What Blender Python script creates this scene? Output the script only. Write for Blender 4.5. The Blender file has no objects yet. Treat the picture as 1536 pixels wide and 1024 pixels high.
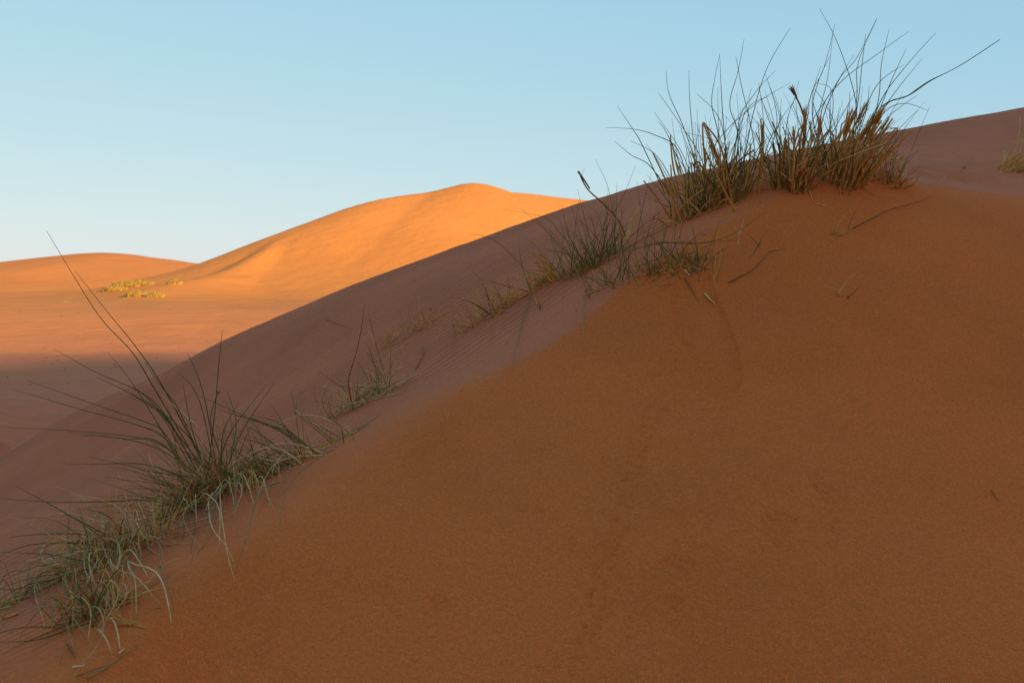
import bpy, math, random
import numpy as np

C = bpy.context.scene
COL = C.collection
rnd = random.Random(7)

# ------------------------------------------------------------------ camera
F = 1700.0                       # focal length in pixels of the 1536 px wide photograph
PITCH = math.atan((512 - 430) / F)
cam_d = bpy.data.cameras.new('camera')
cam = bpy.data.objects.new('camera', cam_d)
COL.objects.link(cam)
cam_d.sensor_width = 36.0
cam_d.lens = F / 1536 * 36
cam_d.clip_start = 0.02
cam_d.clip_end = 20000
cam.location = (0, 0, 0)
cam.rotation_euler = (math.pi / 2 - PITCH, 0, 0)
cam_d.dof.use_dof = True
cam_d.dof.focus_distance = 4.2
cam_d.dof.aperture_fstop = 9.0
C.camera = cam

# ------------------------------------------------------------------ sky, sun, exposure
SUN_EL = math.radians(12.0)
SUN_AZ = math.radians(138)       # measured clockwise from +Y (the view direction): behind, to the right
world = bpy.data.worlds.new("World")
C.world = world
world.use_nodes = True
wn = world.node_tree.nodes
wl = world.node_tree.links
bg = wn['Background']
sky = wn.new('ShaderNodeTexSky')
sky.sky_type = 'NISHITA'
sky.sun_disc = False
sky.sun_elevation = SUN_EL
sky.sun_rotation = SUN_AZ
sky.altitude = 600
sky.air_density = 1.0
sky.dust_density = 0.6
sky.ozone_density = 2.0
# the photograph's sky is held back: its glow towards the horizon is softer than the model's
ssep = wn.new('ShaderNodeSeparateColor'); scom = wn.new('ShaderNodeCombineColor')
wl.new(sky.outputs[0], ssep.inputs[0])
for ch, (pw, gain) in enumerate([(.52, 1.27), (.29, 2.06), (.12, 2.93)]):
    mp_ = wn.new('ShaderNodeMath'); mp_.operation = 'POWER'; mp_.inputs[1].default_value = pw
    mg_ = wn.new('ShaderNodeMath'); mg_.operation = 'MULTIPLY'; mg_.inputs[1].default_value = gain
    wl.new(ssep.outputs[ch], mp_.inputs[0]); wl.new(mp_.outputs[0], mg_.inputs[0]); wl.new(mg_.outputs[0], scom.inputs[ch])
wl.new(scom.outputs[0], bg.inputs['Color'])
bg.inputs['Strength'].default_value = 0.12

sun_d = bpy.data.lights.new('sun', 'SUN')
sun_d.energy = 4.5
sun_d.angle = math.radians(0.8)
sun_d.color = (1.0, 0.86, 0.50)
sun = bpy.data.objects.new('sun', sun_d)
COL.objects.link(sun)
ce = math.cos(SUN_EL)
SUNV = (math.sin(SUN_AZ) * ce, math.cos(SUN_AZ) * ce, math.sin(SUN_EL))
from mathutils import Vector
sun.rotation_euler = Vector(SUNV).to_track_quat('Z', 'Y').to_euler()
C.view_settings.view_transform = 'Standard'
C.view_settings.look = 'None'
C.view_settings.gamma = 1.0
C.view_settings.exposure = 0.9

# ------------------------------------------------------------------ helpers: pixels to rays, noise, splines
cp, sp = math.cos(PITCH), math.sin(PITCH)
def ray(px, py):
    a = (px - 768) / F; b = (512 - py) / F
    return np.array([a, cp + b * sp, -sp + b * cp])
def P(px, py, d):
    r = ray(px, py)
    return r * (d / r[1])

def hash2(ix, iy, seed):
    n = (ix.astype(np.int64) * 374761393 + iy.astype(np.int64) * 668265263 + seed * 982451653) & 0x7fffffff
    n = ((n ^ (n >> 13)) * 1274126177) & 0x7fffffff
    return ((n ^ (n >> 16)) & 0xffff) / 65535.0
def vnoise(x, y, seed=0):
    ix = np.floor(x); iy = np.floor(y)
    fx = x - ix; fy = y - iy
    fx = fx * fx * fx * (fx * (fx * 6 - 15) + 10); fy = fy * fy * fy * (fy * (fy * 6 - 15) + 10)
    a = hash2(ix, iy, seed); b = hash2(ix + 1, iy, seed)
    c = hash2(ix, iy + 1, seed); d = hash2(ix + 1, iy + 1, seed)
    return (a + (b - a) * fx) * (1 - fy) + (c + (d - c) * fx) * fy - 0.5
def fbm(x, y, s, octs=4, seed=0):
    r = 0; amp = 1.0; f = 1.0 / s
    for i in range(octs):
        ca, sa = math.cos(i * 1.1), math.sin(i * 1.1)
        r = r + amp * vnoise((x * ca - y * sa) * f + 17.3 * i, (x * sa + y * ca) * f - 9.1 * i, seed + i)
        amp *= 0.5; f *= 2.03
    return r
def sst(a, b, x):
    t = np.clip((x - a) / (b - a), 0, 1)
    return t * t * (3 - 2 * t)

def comp(x, y):                   # radial compression so near and far controls weigh alike
    r = np.sqrt(x * x + y * y) + 1e-9
    g = 3.0 * np.log1p(r / 3.0)
    return x * g / r, y * g / r
class TPS:
    def __init__(self, pts, smooth=1e-3):
        pts = np.array(pts, float)
        self.X, self.Y = comp(pts[:, 0], pts[:, 1])
        n = len(pts)
        dx = self.X[:, None] - self.X[None]; dy = self.Y[:, None] - self.Y[None]
        r2 = dx * dx + dy * dy
        K = 0.5 * r2 * np.log(r2 + 1e-12) + smooth * np.eye(n)
        Pm = np.stack([np.ones(n), self.X, self.Y], 1)
        A = np.zeros((n + 3, n + 3)); A[:n, :n] = K; A[:n, n:] = Pm; A[n:, :n] = Pm.T
        b = np.zeros(n + 3); b[:n] = pts[:, 2]
        self.w = np.linalg.solve(A, b); self.n = n
    def __call__(self, x, y):
        X, Y = comp(x, y)
        z = self.w[self.n] + self.w[self.n + 1] * X + self.w[self.n + 2] * Y
        for i in range(self.n):
            r2 = (X - self.X[i]) ** 2 + (Y - self.Y[i]) ** 2
            z = z + self.w[i] * 0.5 * r2 * np.log(r2 + 1e-12)
        return z

# ------------------------------------------------------------------ terrain height
VALLEY = -5.0
def floor_z(x, y, r):             # the valley floor climbs gently towards the far dunes
    t = np.clip((r - 84) / 70, 0, 1)
    return VALLEY + 2.1 * (t * t * (3 - 2 * t)) + 0.5 * fbm(x, y, 22.0, 4, 5) * (1 - 0.6 * sst(150, 400, r))
BR = [(90, 1024, 1.85), (200, 930, 2.15), (300, 850, 2.45), (440, 762, 2.85), (540, 692, 3.2), (640, 625, 3.5),
      (770, 545, 3.85), (860, 487, 4.05), (930, 428, 4.2), (1010, 372, 4.35), (1100, 322, 4.5), (1190, 285, 4.7),
      (1300, 268, 4.95), (1420, 272, 5.2), (1536, 284, 5.4)]
brink = [P(*b) for b in BR]
SIL = [(75, 640, 11.5), (160, 598, 10.5), (265, 547, 10), (335, 511, 9.5), (500, 440, 9.2), (700, 366, 9.2), (890, 304, 9.3), (1000, 275, 9.4),
       (1150, 240, 9.5), (1300, 207, 9.7), (1420, 184, 9.9), (1536, 163, 10.1), (1700, 138, 10.5), (1950, 108, 11.2)]
sil = [P(*s) for s in SIL]
W_pts = [tuple(b) for b in brink]
for s in sil:
    W_pts.append(tuple(s))
    r = math.hypot(s[0], s[1])
    for k, dz in ((1.22, -0.05 + 0.22 * s[2]), (1.6, None), (2.3, None)):
        if k == 1.22: z = s[2] * 1.22 - 0.22
        elif k == 1.6: z = s[2] * 1.6 - 1.25
        else: z = min(s[2] * 2.3 - 4.0, -3.4)
        W_pts.append((s[0] * k, s[1] * k, max(z, -4.9)))
for p in [(0, 1000, 2.15), (0, 900, 3.2), (0, 800, 5.2), (0, 740, 8), (0, 700, 12), (0, 660, 20), (0, 600, 42), (130, 820, 4.2), (130, 700, 7.5)]:
    W_pts.append(tuple(P(*p)))
W_pts += [(-2.0, 0.3, -1.05), (-4, -2, -1.7), (-5, 1.5, -2.1), (-9, 0, -3.2), (-14, 6, -4.3), (-8, -8, -4), (0, 0, -0.3), (3, 1, .9), (3, -3, .3), (0, -4, -.8),
          (3.6, 6.2, .75), (5, 7, .95), (9, 8, 1.7), (17, 12, 0.5), (8, 22, -3.4), (22, 22, -4.5)]
Wf = TPS(W_pts, 2e-3)
S_pts = []
for b in brink:
    S_pts.append(tuple(b))
    S_pts.append((b[0] - 0.73 * 0.9, b[1] + 0.68 * 0.9, b[2] + 0.42))
for p in [(300, 1024, 2.15), (540, 1024, 2.25), (768, 1024, 2.3), (1100, 1024, 2.35), (1536, 1024, 2.45), (1100, 700, 3.15), (1536, 640, 3.6), (768, 790, 2.85)]:
    S_pts.append(tuple(P(*p)))
S_pts += [(0, 0, -1.8), (3, 0, -2.0), (0, -4, -3.4), (5, 5, -.2), (6, 0, -2.2), (4.5, 6.3, .5), (8, 8, .6), (-3, -3, -2.7)]
Sf = TPS(S_pts, 4e-3)

def smin(a, b, k):
    m = np.minimum(a, b)
    return m - k * np.log(np.exp(-(a - m) / k) + np.exp(-(b - m) / k))
def smax(a, b, k):
    return -smin(-a, -b, k)

DENTS = []                        # (x, y, radius, height) small local relief
SLUMP = None
def poly_inside_dist(x, y, poly):
    inside = np.zeros(x.shape, bool); dist = np.full(x.shape, 1e9)
    n = len(poly)
    for i in range(n):
        x0, y0 = poly[i]; x1, y1 = poly[(i + 1) % n]
        with np.errstate(divide='ignore', invalid='ignore'):
            c = ((y0 > y) != (y1 > y)) & (x < (x1 - x0) * (y - y0) / (y1 - y0 + 1e-12) + x0)
        inside ^= c
        L = (x1 - x0) ** 2 + (y1 - y0) ** 2 + 1e-12
        t = np.clip(((x - x0) * (x1 - x0) + (y - y0) * (y1 - y0)) / L, 0, 1)
        dist = np.minimum(dist, np.hypot(x - x0 - t * (x1 - x0), y - y0 - t * (y1 - y0)))
    return inside, dist

def H(x, y, full=True, mask=False):
    x = np.asarray(x, float); y = np.asarray(y, float)
    W = Wf(x, y); S = Sf(x, y)
    r = np.hypot(x, y)
    k = 0.028 + 0.03 * sst(0.6, 1.6, x) * sst(3, 4.5, y)
    z = smin(S, W, k)
    far = sst(12, 40, r)
    vz = floor_z(x, y, r)
    z = smax(z, vz, 0.35)
    z = z * (1 - sst(38, 62, r)) + vz * sst(38, 62, r)
    ll = sst(0.2, -0.9, x)
    m = 1.0 / (1.0 + np.exp(-np.clip((W - S + .31 * ll) / (0.0022 + 0.08 * ll), -40, 40)))
    m = np.maximum(m, .75 * np.exp(-((x - 1.0) / .55) ** 2 - ((y - 4.75) / .45) ** 2))
    m = m * (1 - sst(10, 20, r))
    if full:
        z = z + 0.05 * fbm(x, y, 1.3, 3, 11) * sst(0.5, 3, r) * (1 - 0.45 * m) * 0.6
        z = z + 0.006 * fbm(x, y, 0.22, 3, 31) + 0.014 * fbm(x, y, 0.55, 2, 41) * (1 - m) * sst(5, 8, r)
        for (dx, dy, rr, h) in DENTS:
            sel = (np.abs(x - dx) < 3 * rr) & (np.abs(y - dy) < 3 * rr)
            if sel.any():
                q = ((x[sel] - dx) ** 2 + (y[sel] - dy) ** 2) / (rr * rr)
                z[sel] += h * np.exp(-q) * (1.0 if h > 0 or rr > .03 else 1.0)
                if h < 0 and rr < .05:
                    z[sel] += -0.35 * h * np.exp(-(np.sqrt(q) - 1.6) ** 2 * 5)
        if SLUMP is not None:
            sel = (x > SLUMP[0][0]) & (x < SLUMP[0][1]) & (y > SLUMP[0][2]) & (y < SLUMP[0][3])
            if sel.any():
                ins, dist = poly_inside_dist(x[sel], y[sel], SLUMP[1])
                topfade = sst(SLUMP[2] + .02, SLUMP[2] - .25, y[sel])
                z[sel] += topfade * np.where(ins, -0.018 * np.exp(-dist / 0.10) * (1 - np.exp(-dist / 0.006)), 0.004 * np.exp(-dist / 0.015) * (1 - np.exp(-dist / .003)))
    if mask:
        return z, m
    return z

def hit(px, py, tmin=1.2, tmax=14.0):
    """where the pixel's ray first meets the sand"""
    r = ray(px, py); r = r / r[1]
    t = np.concatenate([np.linspace(tmin, 14, 1500), np.geomspace(14.01, 120, 400)])
    t = t[(t <= tmax)]
    h = H(r[0] * t, r[1] * t)
    d = r[2] * t - h
    i = np.argmax(d < 0)
    if d[i] >= 0: i = int(np.argmin(d))
    elif i > 0:
        a, b = d[i - 1], d[i]
        tt = t[i - 1] + (t[i] - t[i - 1]) * a / (a - b)
        return r * tt
    return r * t[i]

# mounds that the grass has caught, tracks and the little slump on the slip face
for px, py, rr, h in [(320, 735, .22, .045), (1060, 300, .25, .03), (1180, 275, .3, .05), (545, 600, .12, .02), (880, 398, .15, .018), (190, 830, .2, .03),
                      (815, 425, .1, .015), (735, 470, .1, .012), (1400, 262, .16, .03), (1470, 268, .12, .025), (1320, 268, .15, .03), (1040, 400, .1, .015)]:
    p = hit(px, py); DENTS.append((p[0], p[1], rr, h * 1.5))
for px, py, rr, h in [(1036, 396, .022, -.02), (1440, 268, .05, -.02), (1380, 262, .04, -.012), (1330, 262, .05, -.01)]:
    p = hit(px, py); DENTS.append((p[0], p[1], rr, h))
def track(pts, n, off, rr, dep):
    for i in range(n):
        t = i / (n - 1) * (len(pts) - 1); k = min(int(t), len(pts) - 2); f = t - k
        px = pts[k][0] * (1 - f) + pts[k + 1][0] * f; py = pts[k][1] * (1 - f) + pts[k + 1][1] * f
        for s in (-1, 1):
            if rnd.random() < .15: continue
            p = hit(px + s * off + rnd.uniform(-2.5, 2.5), py + rnd.uniform(-3, 3))
            DENTS.append((p[0], p[1], rr * rnd.uniform(.7, 1.2), -dep * rnd.uniform(.5, 1.2)))
track([(1040, 470), (1005, 540), (985, 610), (955, 680), (940, 760), (905, 850), (880, 960)], 62, 9, .0085, .0062)
for (px, py, s) in [(1170, 785, 1.0), (1235, 738, .8), (1018, 850, 1.0), (1262, 330, .6), (1010, 905, .6), (1235, 520, .6), (1290, 610, .6), (655, 905, .6)]:
    for a in ((0, 0, .02), (-16, -9, .010), (-5, -15, .010), (8, -13, .010), (18, -5, .010), (4, 14, .016)):
        p = hit(px + a[0] * s, py + a[1] * s)
        DENTS.append((p[0], p[1], a[2] * (.6 + .4 * s) * 1.15, -.0085 * s))
sl = [hit(*q)[:2] for q in [(1004, 400), (1006, 460), (1018, 505), (1045, 550), (1080, 584), (1104, 590), (1114, 570), (1108, 520), (1092, 480), (1075, 440), (1060, 405)]]
xs = [s[0] for s in sl]; ys = [s[1] for s in sl]
SLUMP = ((min(xs) - .1, max(xs) + .1, min(ys) - .1, max(ys) + .1), sl, max(ys))

# ------------------------------------------------------------------ materials
def new_mat(name):
    m = bpy.data.materials.new(name); m.use_nodes = True
    nt = m.node_tree
    return m, nt, nt.nodes, nt.links, nt.nodes['Principled BSDF']
def mathn(nt, op, a, b=None):
    n = nt.nodes.new('ShaderNodeMath'); n.operation = op
    for i, v in enumerate((a, b)):
        if v is None: continue
        if isinstance(v, (int, float)): n.inputs[i].default_value = v
        else: nt.links.new(v, n.inputs[i])
    return n.outputs[0]
def mixc(nt, fac, a, b, mode='MIX'):
    n = nt.nodes.new('ShaderNodeMix'); n.data_type = 'RGBA'; n.blend_type = mode
    for i, v in ((0, fac), (6, a), (7, b)):
        if isinstance(v, (int, float)): n.inputs[i].default_value = v
        elif isinstance(v, tuple): n.inputs[i].default_value = (*v, 1)
        else: nt.links.new(v, n.inputs[i])
    return n.outputs[2]
def noise(nt, vec, scale, detail=3, rough=.55):
    n = nt.nodes.new('ShaderNodeTexNoise'); n.inputs['Scale'].default_value = scale
    n.inputs['Detail'].default_value = detail; n.inputs['Roughness'].default_value = rough
    nt.links.new(vec, n.inputs['Vector']); return n.outputs[0]
def maprange(nt, v, a, b, c, d):
    n = nt.nodes.new('ShaderNodeMapRange'); nt.links.new(v, n.inputs[0])
    for i, q in enumerate((a, b, c, d)): n.inputs[i + 1].default_value = q
    return n.outputs[0]

FINE_WARMLIT = (0.740, 0.137, 0.0250)       # fine orange sand of the slip faces, warm bounce light mixed into its colour
FAR_FINE_SUNLIT = (0.68, 0.203, 0.043)   # sunlit copy of the fine sand: the sun's yellow put into its colour
COARSE_SKYLIT = (0.64, 0.153, 0.063)     # coarse-grained sand of the wind-packed side, blue skylight mixed into its colour
def sand_material(name, near=True, fine_const=None, ripple=True, coarse_c=COARSE_SKYLIT, fine_c=FINE_WARMLIT):
    m, nt, N, L, b = new_mat(name)
    geo = N.new('ShaderNodeNewGeometry'); pos = geo.outputs['Position']
    if fine_const is None:
        at = N.new('ShaderNodeAttribute'); at.attribute_name = 'fine'; fine = at.outputs['Fac']
    else:
        v = N.new('ShaderNodeValue'); v.outputs[0].default_value = fine_const; fine = v.outputs[0]
    col = mixc(nt, fine, coarse_c, fine_c)
    big = maprange(nt, noise(nt, pos, 0.9 if near else 0.02, 4), .3, .7, .90, 1.10)
    col = mixc(nt, 1.0, col, big, 'MULTIPLY')
    if near:
        mot = maprange(nt, noise(nt, pos, 2.6, 5, .62), .38, .68, 0, .14)
        col = mixc(nt, mot, col, (0.60, .128, .050))
    b.inputs['Roughness'].default_value = 0.95
    b.inputs['Specular IOR Level'].default_value = 0.12
    hgt = None
    if near:
        g1 = noise(nt, pos, 330, 2, .7); g2 = noise(nt, pos, 95, 2, .6)
        gg = maprange(nt, g1, .30, .70, .76, 1.24)
        col = mixc(nt, 1.0, col, gg, 'MULTIPLY')
        g2r = maprange(nt, g2, .3, .7, .90, 1.10)
        col = mixc(nt, 1.0, col, g2r, 'MULTIPLY')
        # scattered pale and dark grains
        vo = N.new('ShaderNodeTexVoronoi'); vo.inputs['Scale'].default_value = 300; L.new(pos, vo.inputs['Vector'])
        sep = N.new('ShaderNodeSeparateColor'); L.new(vo.outputs['Color'], sep.inputs[0])
        near_c = mathn(nt, 'LESS_THAN', vo.outputs['Distance'], .42)
        pale = mathn(nt, 'MULTIPLY', mathn(nt, 'GREATER_THAN', sep.outputs[0], .95), near_c)
        dark = mathn(nt, 'MULTIPLY', mathn(nt, 'GREATER_THAN', sep.outputs[1], .955), near_c)
        col = mixc(nt, mathn(nt, 'MULTIPLY', pale, .45), col, (.62, .40, .22))
        col = mixc(nt, mathn(nt, 'MULTIPLY', dark, .5), col, (.13, .05, .025))
        b1 = N.new('ShaderNodeBump'); b1.inputs['Distance'].default_value = .0016; b1.inputs['Strength'].default_value = .55
        L.new(g1, b1.inputs['Height'])
        b2 = N.new('ShaderNodeBump'); b2.inputs['Distance'].default_value = .004; b2.inputs['Strength'].default_value = .5
        L.new(noise(nt, pos, 38, 4, .6), b2.inputs['Height']); L.new(b1.outputs[0], b2.inputs['Normal'])
        last = b2
        if ripple:
            # wind ripples: bent sine waves, crests running up the dune
            mp = N.new('ShaderNodeMapping'); mp.inputs['Rotation'].default_value = (0, 0, math.radians(RIP_ANG))
            L.new(pos, mp.inputs['Vector'])
            wv = N.new('ShaderNodeTexWave'); wv.bands_direction = 'X'; wv.wave_profile = 'SIN'
            wv.inputs['Scale'].default_value = 5.0; wv.inputs['Distortion'].default_value = 3.2
            wv.inputs['Detail'].default_value = 2; wv.inputs['Detail Scale'].default_value = .45
            L.new(mp.outputs[0], wv.inputs['Vector'])
            at2 = N.new('ShaderNodeAttribute'); at2.attribute_name = 'ripple'
            patch = maprange(nt, noise(nt, pos, .8, 2), .30, .60, .75, 1.15)
            b3 = N.new('ShaderNodeBump'); b3.inputs['Distance'].default_value = .015
            L.new(mathn(nt, 'MULTIPLY', at2.outputs['Fac'], patch), b3.inputs['Strength'])
            L.new(wv.outputs['Fac'], b3.inputs['Height']); L.new(b2.outputs[0], b3.inputs['Normal'])
            last = b3
        L.new(last.outputs[0], b.inputs['Normal'])
    else:
        b4 = N.new('ShaderNodeBump'); b4.inputs['Distance'].default_value = 1.2; b4.inputs['Strength'].default_value = .35
        L.new(noise(nt, pos, .18, 5, .6), b4.inputs['Height'])
        L.new(b4.outputs[0], b.inputs['Normal'])
    L.new(col, b.inputs['Base Color'])
    return m
RIP_ANG = 52
M_SAND = sand_material('rippled_sand')
M_FLOOR = sand_material('desert_sand', near=False, coarse_c=(.67, .178, .072), fine_c=FAR_FINE_SUNLIT)
M_FAR = sand_material('orange_dune_sand', near=False, fine_const=1.0, fine_c=FAR_FINE_SUNLIT)
M_FAR2 = sand_material('far_dune_sand', near=False, fine_const=.85, fine_c=FAR_FINE_SUNLIT)

# ------------------------------------------------------------------ mesh helpers
def tagset(o, label=None, cat=None, group=None, kind=None):
    if label: o['label'] = label
    if cat: o['category'] = cat
    if group: o['group'] = group
    if kind: o['kind'] = kind
    return o
def grid_mesh(name, X, Y, Z, mat, wrap=False, attrs=None):
    nr, nc = X.shape
    co = np.stack([X, Y, Z], -1).reshape(-1, 3).astype(np.float32)
    idx = np.arange(nr * nc).reshape(nr, nc)
    if wrap: idx = np.concatenate([idx, idx[:, :1]], 1)
    q = np.stack([idx[:-1, :-1], idx[:-1, 1:], idx[1:, 1:], idx[1:, :-1]], -1).reshape(-1, 4)
    me = bpy.data.meshes.new(name)
    me.vertices.add(len(co)); me.vertices.foreach_set('co', co.ravel())
    me.loops.add(q.size); me.loops.foreach_set('vertex_index', q.ravel().astype(np.int32))
    me.polygons.add(len(q)); me.polygons.foreach_set('loop_start', np.arange(0, q.size, 4, dtype=np.int32))
    me.polygons.foreach_set('use_smooth', np.ones(len(q), bool))
    me.update(calc_edges=True)
    for k, v in (attrs or {}).items():
        a = me.attributes.new(k, 'FLOAT', 'POINT'); a.data.foreach_set('value', v.reshape(-1).astype(np.float32))
    me.materials.append(mat)
    o = bpy.data.objects.new(name, me); COL.objects.link(o)
    return o

# angles measured clockwise from +Y
ang_f = np.radians(np.arange(-29, 29, .06))
ang_c = np.radians(np.arange(29, 331, 1.0))
ANG = np.concatenate([ang_f, ang_c])
def rings(segs):
    out = []
    for a, b, q in segs:
        n = max(2, int(math.log(b / a) / math.log(q))); out.append(np.geomspace(a, b, n, endpoint=False))
    out.append([segs[-1][1]])
    return np.concatenate(out)
R = rings([(.05, 1.3, 1.06), (1.3, 6.5, 1.0024), (6.5, 14, 1.004), (14, 70, 1.01)])
RR, AA = np.meshgrid(R, ANG, indexing='ij')
X = RR * np.sin(AA); Y = RR * np.cos(AA)
Z, Mk = H(X, Y, mask=True)
Mn = np.clip(Mk + 0.10 * fbm(X, Y, .35, 4, 77) * (1 - np.abs(2 * Mk - 1)) * 3, 0, 1)
# ripples only well behind the brink
gap = Sf(X, Y) - Wf(X, Y)
rip = (.15 * sst(.05, .15, gap) + .85 * sst(.17, .40, gap)) * (1 - sst(20, 60, RR))
dune = grid_mesh('sand_dune', X, Y, Z, M_SAND, True, {'fine': Mn, 'ripple': rip})
tagset(dune, kind='structure')

R2 = rings([(66, 600, 1.015), (600, 9000, 1.05)])
ANG2 = np.concatenate([np.radians(np.arange(-29, 29, .25)), np.radians(np.arange(29, 331, 2.0))])
RR, AA = np.meshgrid(R2, ANG2, indexing='ij')
X = RR * np.sin(AA); Y = RR * np.cos(AA)
Z = floor_z(X, Y, RR) - .12 * sst(76, 69, RR)
ground = grid_mesh('desert_ground', X, Y, Z, M_FLOOR, True, {'fine': np.clip(.60 * sst(72, 105, RR) + .3 * sst(125, 230, RR) + .25 * fbm(X, Y, 30., 4, 91), 0, 1)})
tagset(ground, kind='structure')

# ------------------------------------------------------------------ dunes swept from ridge lines
def dense(pts, n):
    pts = np.array(pts, float)
    out = []
    for i in range(len(pts) - 1):
        p0 = pts[max(i - 1, 0)]; p1 = pts[i]; p2 = pts[i + 1]; p3 = pts[min(i + 2, len(pts) - 1)]
        for t in np.linspace(0, 1, n, endpoint=False):
            out.append(.5 * ((2 * p1) + (p2 - p0) * t + (2 * p0 - 5 * p1 + 4 * p2 - p3) * t * t + (3 * p1 - p0 - 3 * p2 + p3) * t ** 3))
    out.append(pts[-1]); return np.array(out)
def ridge_dune(name, ridge, slope_near, slope_far, x0, x1, y0, y1, step, mat, rough=1.0, soft=1.2, n=14, seed=3, base=VALLEY - .2, k=2.5, swell=0.0):
    rd = dense(ridge, n)
    xs = np.arange(x0, x1, step); ys = np.arange(y0, y1, step)
    X, Y = np.meshgrid(xs, ys)
    X = X + 0.0; acc = None; zm = np.full(X.shape, -1e9)
    tg = np.gradient(rd[:, :2], axis=0); tg /= np.linalg.norm(tg, axis=1)[:, None] + 1e-9
    for (rx, ry, rz), (tx, ty) in zip(rd, tg):
        ox = X - rx; oy = Y - ry; d = np.hypot(ox, oy)
        side = (tx * oy - ty * ox) / (d + 1e-6)          # >0: left of the ridge direction
        near = sst(-.35, .35, side)
        s = slope_far + (slope_near - slope_far) * near
        h = rz - s * (np.sqrt(d * d + soft * soft) - soft)
        zm = np.maximum(zm, h)
    up_ = sst(base + 12, base + 2, zm)
    zm = base + smax(zm - base, 0 * zm, .3) * (1 - up_) + smax(zm - base, 0 * zm, k) * up_
    zm = zm + rough * fbm(X, Y, 60., 4, seed) * sst(base, base + 8, zm)
    edge = np.minimum(np.minimum(X - x0, x1 - X), np.minimum(Y - y0, y1 - Y))
    zm = zm - 6 * sst(14 * step / 1.6, 0, edge) * sst(base + 3, base, zm)
    return grid_mesh(name, X, Y, zm, mat)
big = [P(1250, 330, 420), P(1050, 312, 400), P(900, 303, 385), P(800, 292, 370), P(752, 288, 362), P(712, 276, 355), P(650, 288, 350), P(570, 299, 345), P(500, 321, 338), P(450, 344, 325),
       P(400, 376, 302), P(340, 412, 280), P(290, 434, 262), P(225, 461, 240)]
o = ridge_dune('dune', big, .37, .62, -200, 260, 130, 560, 1.6, M_FAR, rough=.7, soft=2.5, base=-3.4, k=5.0)
tagset(o, kind='structure')
left = [P(-500, 380, 560), P(-250, 395, 540), P(-60, 393, 520), P(40, 394, 500), P(95, 388, 490), P(150, 377, 480), P(205, 386, 480), P(260, 396, 480), P(310, 400, 480), P(380, 400, 480), P(600, 405, 480)]
o = ridge_dune('dune', left[::-1], .15, .3, -560, 260, 200, 760, 3.0, M_FAR2, rough=1.6, soft=7, seed=9, base=-3.4, k=2.5)
tagset(o, kind='structure')
low = [P(-700, 436, 330), P(-300, 441, 322), P(-60, 442, 318), P(60, 439, 322), P(150, 433, 332), P(215, 431, 342), P(280, 434, 356), P(360, 436, 372)]
o = ridge_dune('dune', low[::-1], .055, .22, -480, 80, 190, 480, 2.0, M_FAR2, rough=.9, soft=5, seed=14, k=1.0, base=-3.4)
tagset(o, kind='structure')
FAR_OBJS = [ob for ob in bpy.data.objects if ob.name.startswith('dune')]
# the high dune behind the photographer that keeps the foreground in shade
behind = [(-900, -230, 68), (-500, -205, 68), (-100, -185, 68), (200, -180, 68), (500, -190, 68), (900, -230, 75), (1400, -300, 70)]
o = ridge_dune('dune', behind[::-1], .35, .45, -1100, 1600, -640, -20, 8.0, M_FAR2, rough=4, soft=6, seed=21, base=VALLEY - 1)
tagset(o, kind='structure')

# ================================================================== grass
def blade_material(name, ramp, tip=None):
    m, nt, N, L, b = new_mat(name)
    a = N.new('ShaderNodeAttribute'); a.attribute_name = 'tone'
    t = N.new('ShaderNodeAttribute'); t.attribute_name = 'along'
    r = N.new('ShaderNodeValToRGB'); L.new(a.outputs['Fac'], r.inputs[0])
    while len(r.color_ramp.elements) < len(ramp): r.color_ramp.elements.new(.5)
    for e, (p, c) in zip(r.color_ramp.elements, ramp): e.position = p; e.color = (*c, 1)
    col = r.outputs[0]
    if tip:                      # each blade is straw-coloured near its sheath and green above
        f = maprange(nt, t.outputs['Fac'], .02, .30, .75, 0)
        col = mixc(nt, f, col, tip)
    geo = N.new('ShaderNodeNewGeometry')
    col = mixc(nt, 1.0, col, maprange(nt, noise(nt, geo.outputs['Position'], 60, 3), .3, .7, .75, 1.25), 'MULTIPLY')
    L.new(col, b.inputs['Base Color'])
    tr = N.new('ShaderNodeBsdfTranslucent'); L.new(col, tr.inputs['Color'])
    mx = N.new('ShaderNodeMixShader'); mx.inputs[0].default_value = .12
    L.new(b.outputs[0], mx.inputs[1]); L.new(tr.outputs[0], mx.inputs[2]); L.new(mx.outputs[0], N['Material Output'].inputs['Surface'])
    b.inputs['Roughness'].default_value = .75
    b.inputs['Specular IOR Level'].default_value = .12
    return m
M_GREEN = blade_material('green_blade', [(0, (.075, .092, .022)), (.35, (.14, .145, .032)), (.7, (.28, .22, .048)), (1, (.42, .32, .09))], (.50, .22, .05))
M_DRY = blade_material('dry_straw', [(0, (.42, .135, .024)), (.3, (.66, .24, .045)), (.65, (.84, .37, .085)), (1, (.90, .50, .17))])
M_PALE = blade_material('bleached_blade', [(0, (.74, .37, .13)), (.5, (.88, .50, .21)), (1, (.92, .60, .30))])
M_GREY = blade_material('grey_blade', [(0, (.26, .17, .060)), (.5, (.40, .25, .095)), (1, (.60, .36, .15))])
M_DARK = blade_material('dark_stalk', [(0, (.20, .07, .016)), (1, (.42, .16, .032))])
MATS = {'green_blades': M_GREEN, 'dry_stems': M_DRY, 'bleached_blades': M_PALE, 'grey_blades': M_GREY, 'seed_heads': M_DRY, 'dark_stalks': M_DARK}

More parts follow.
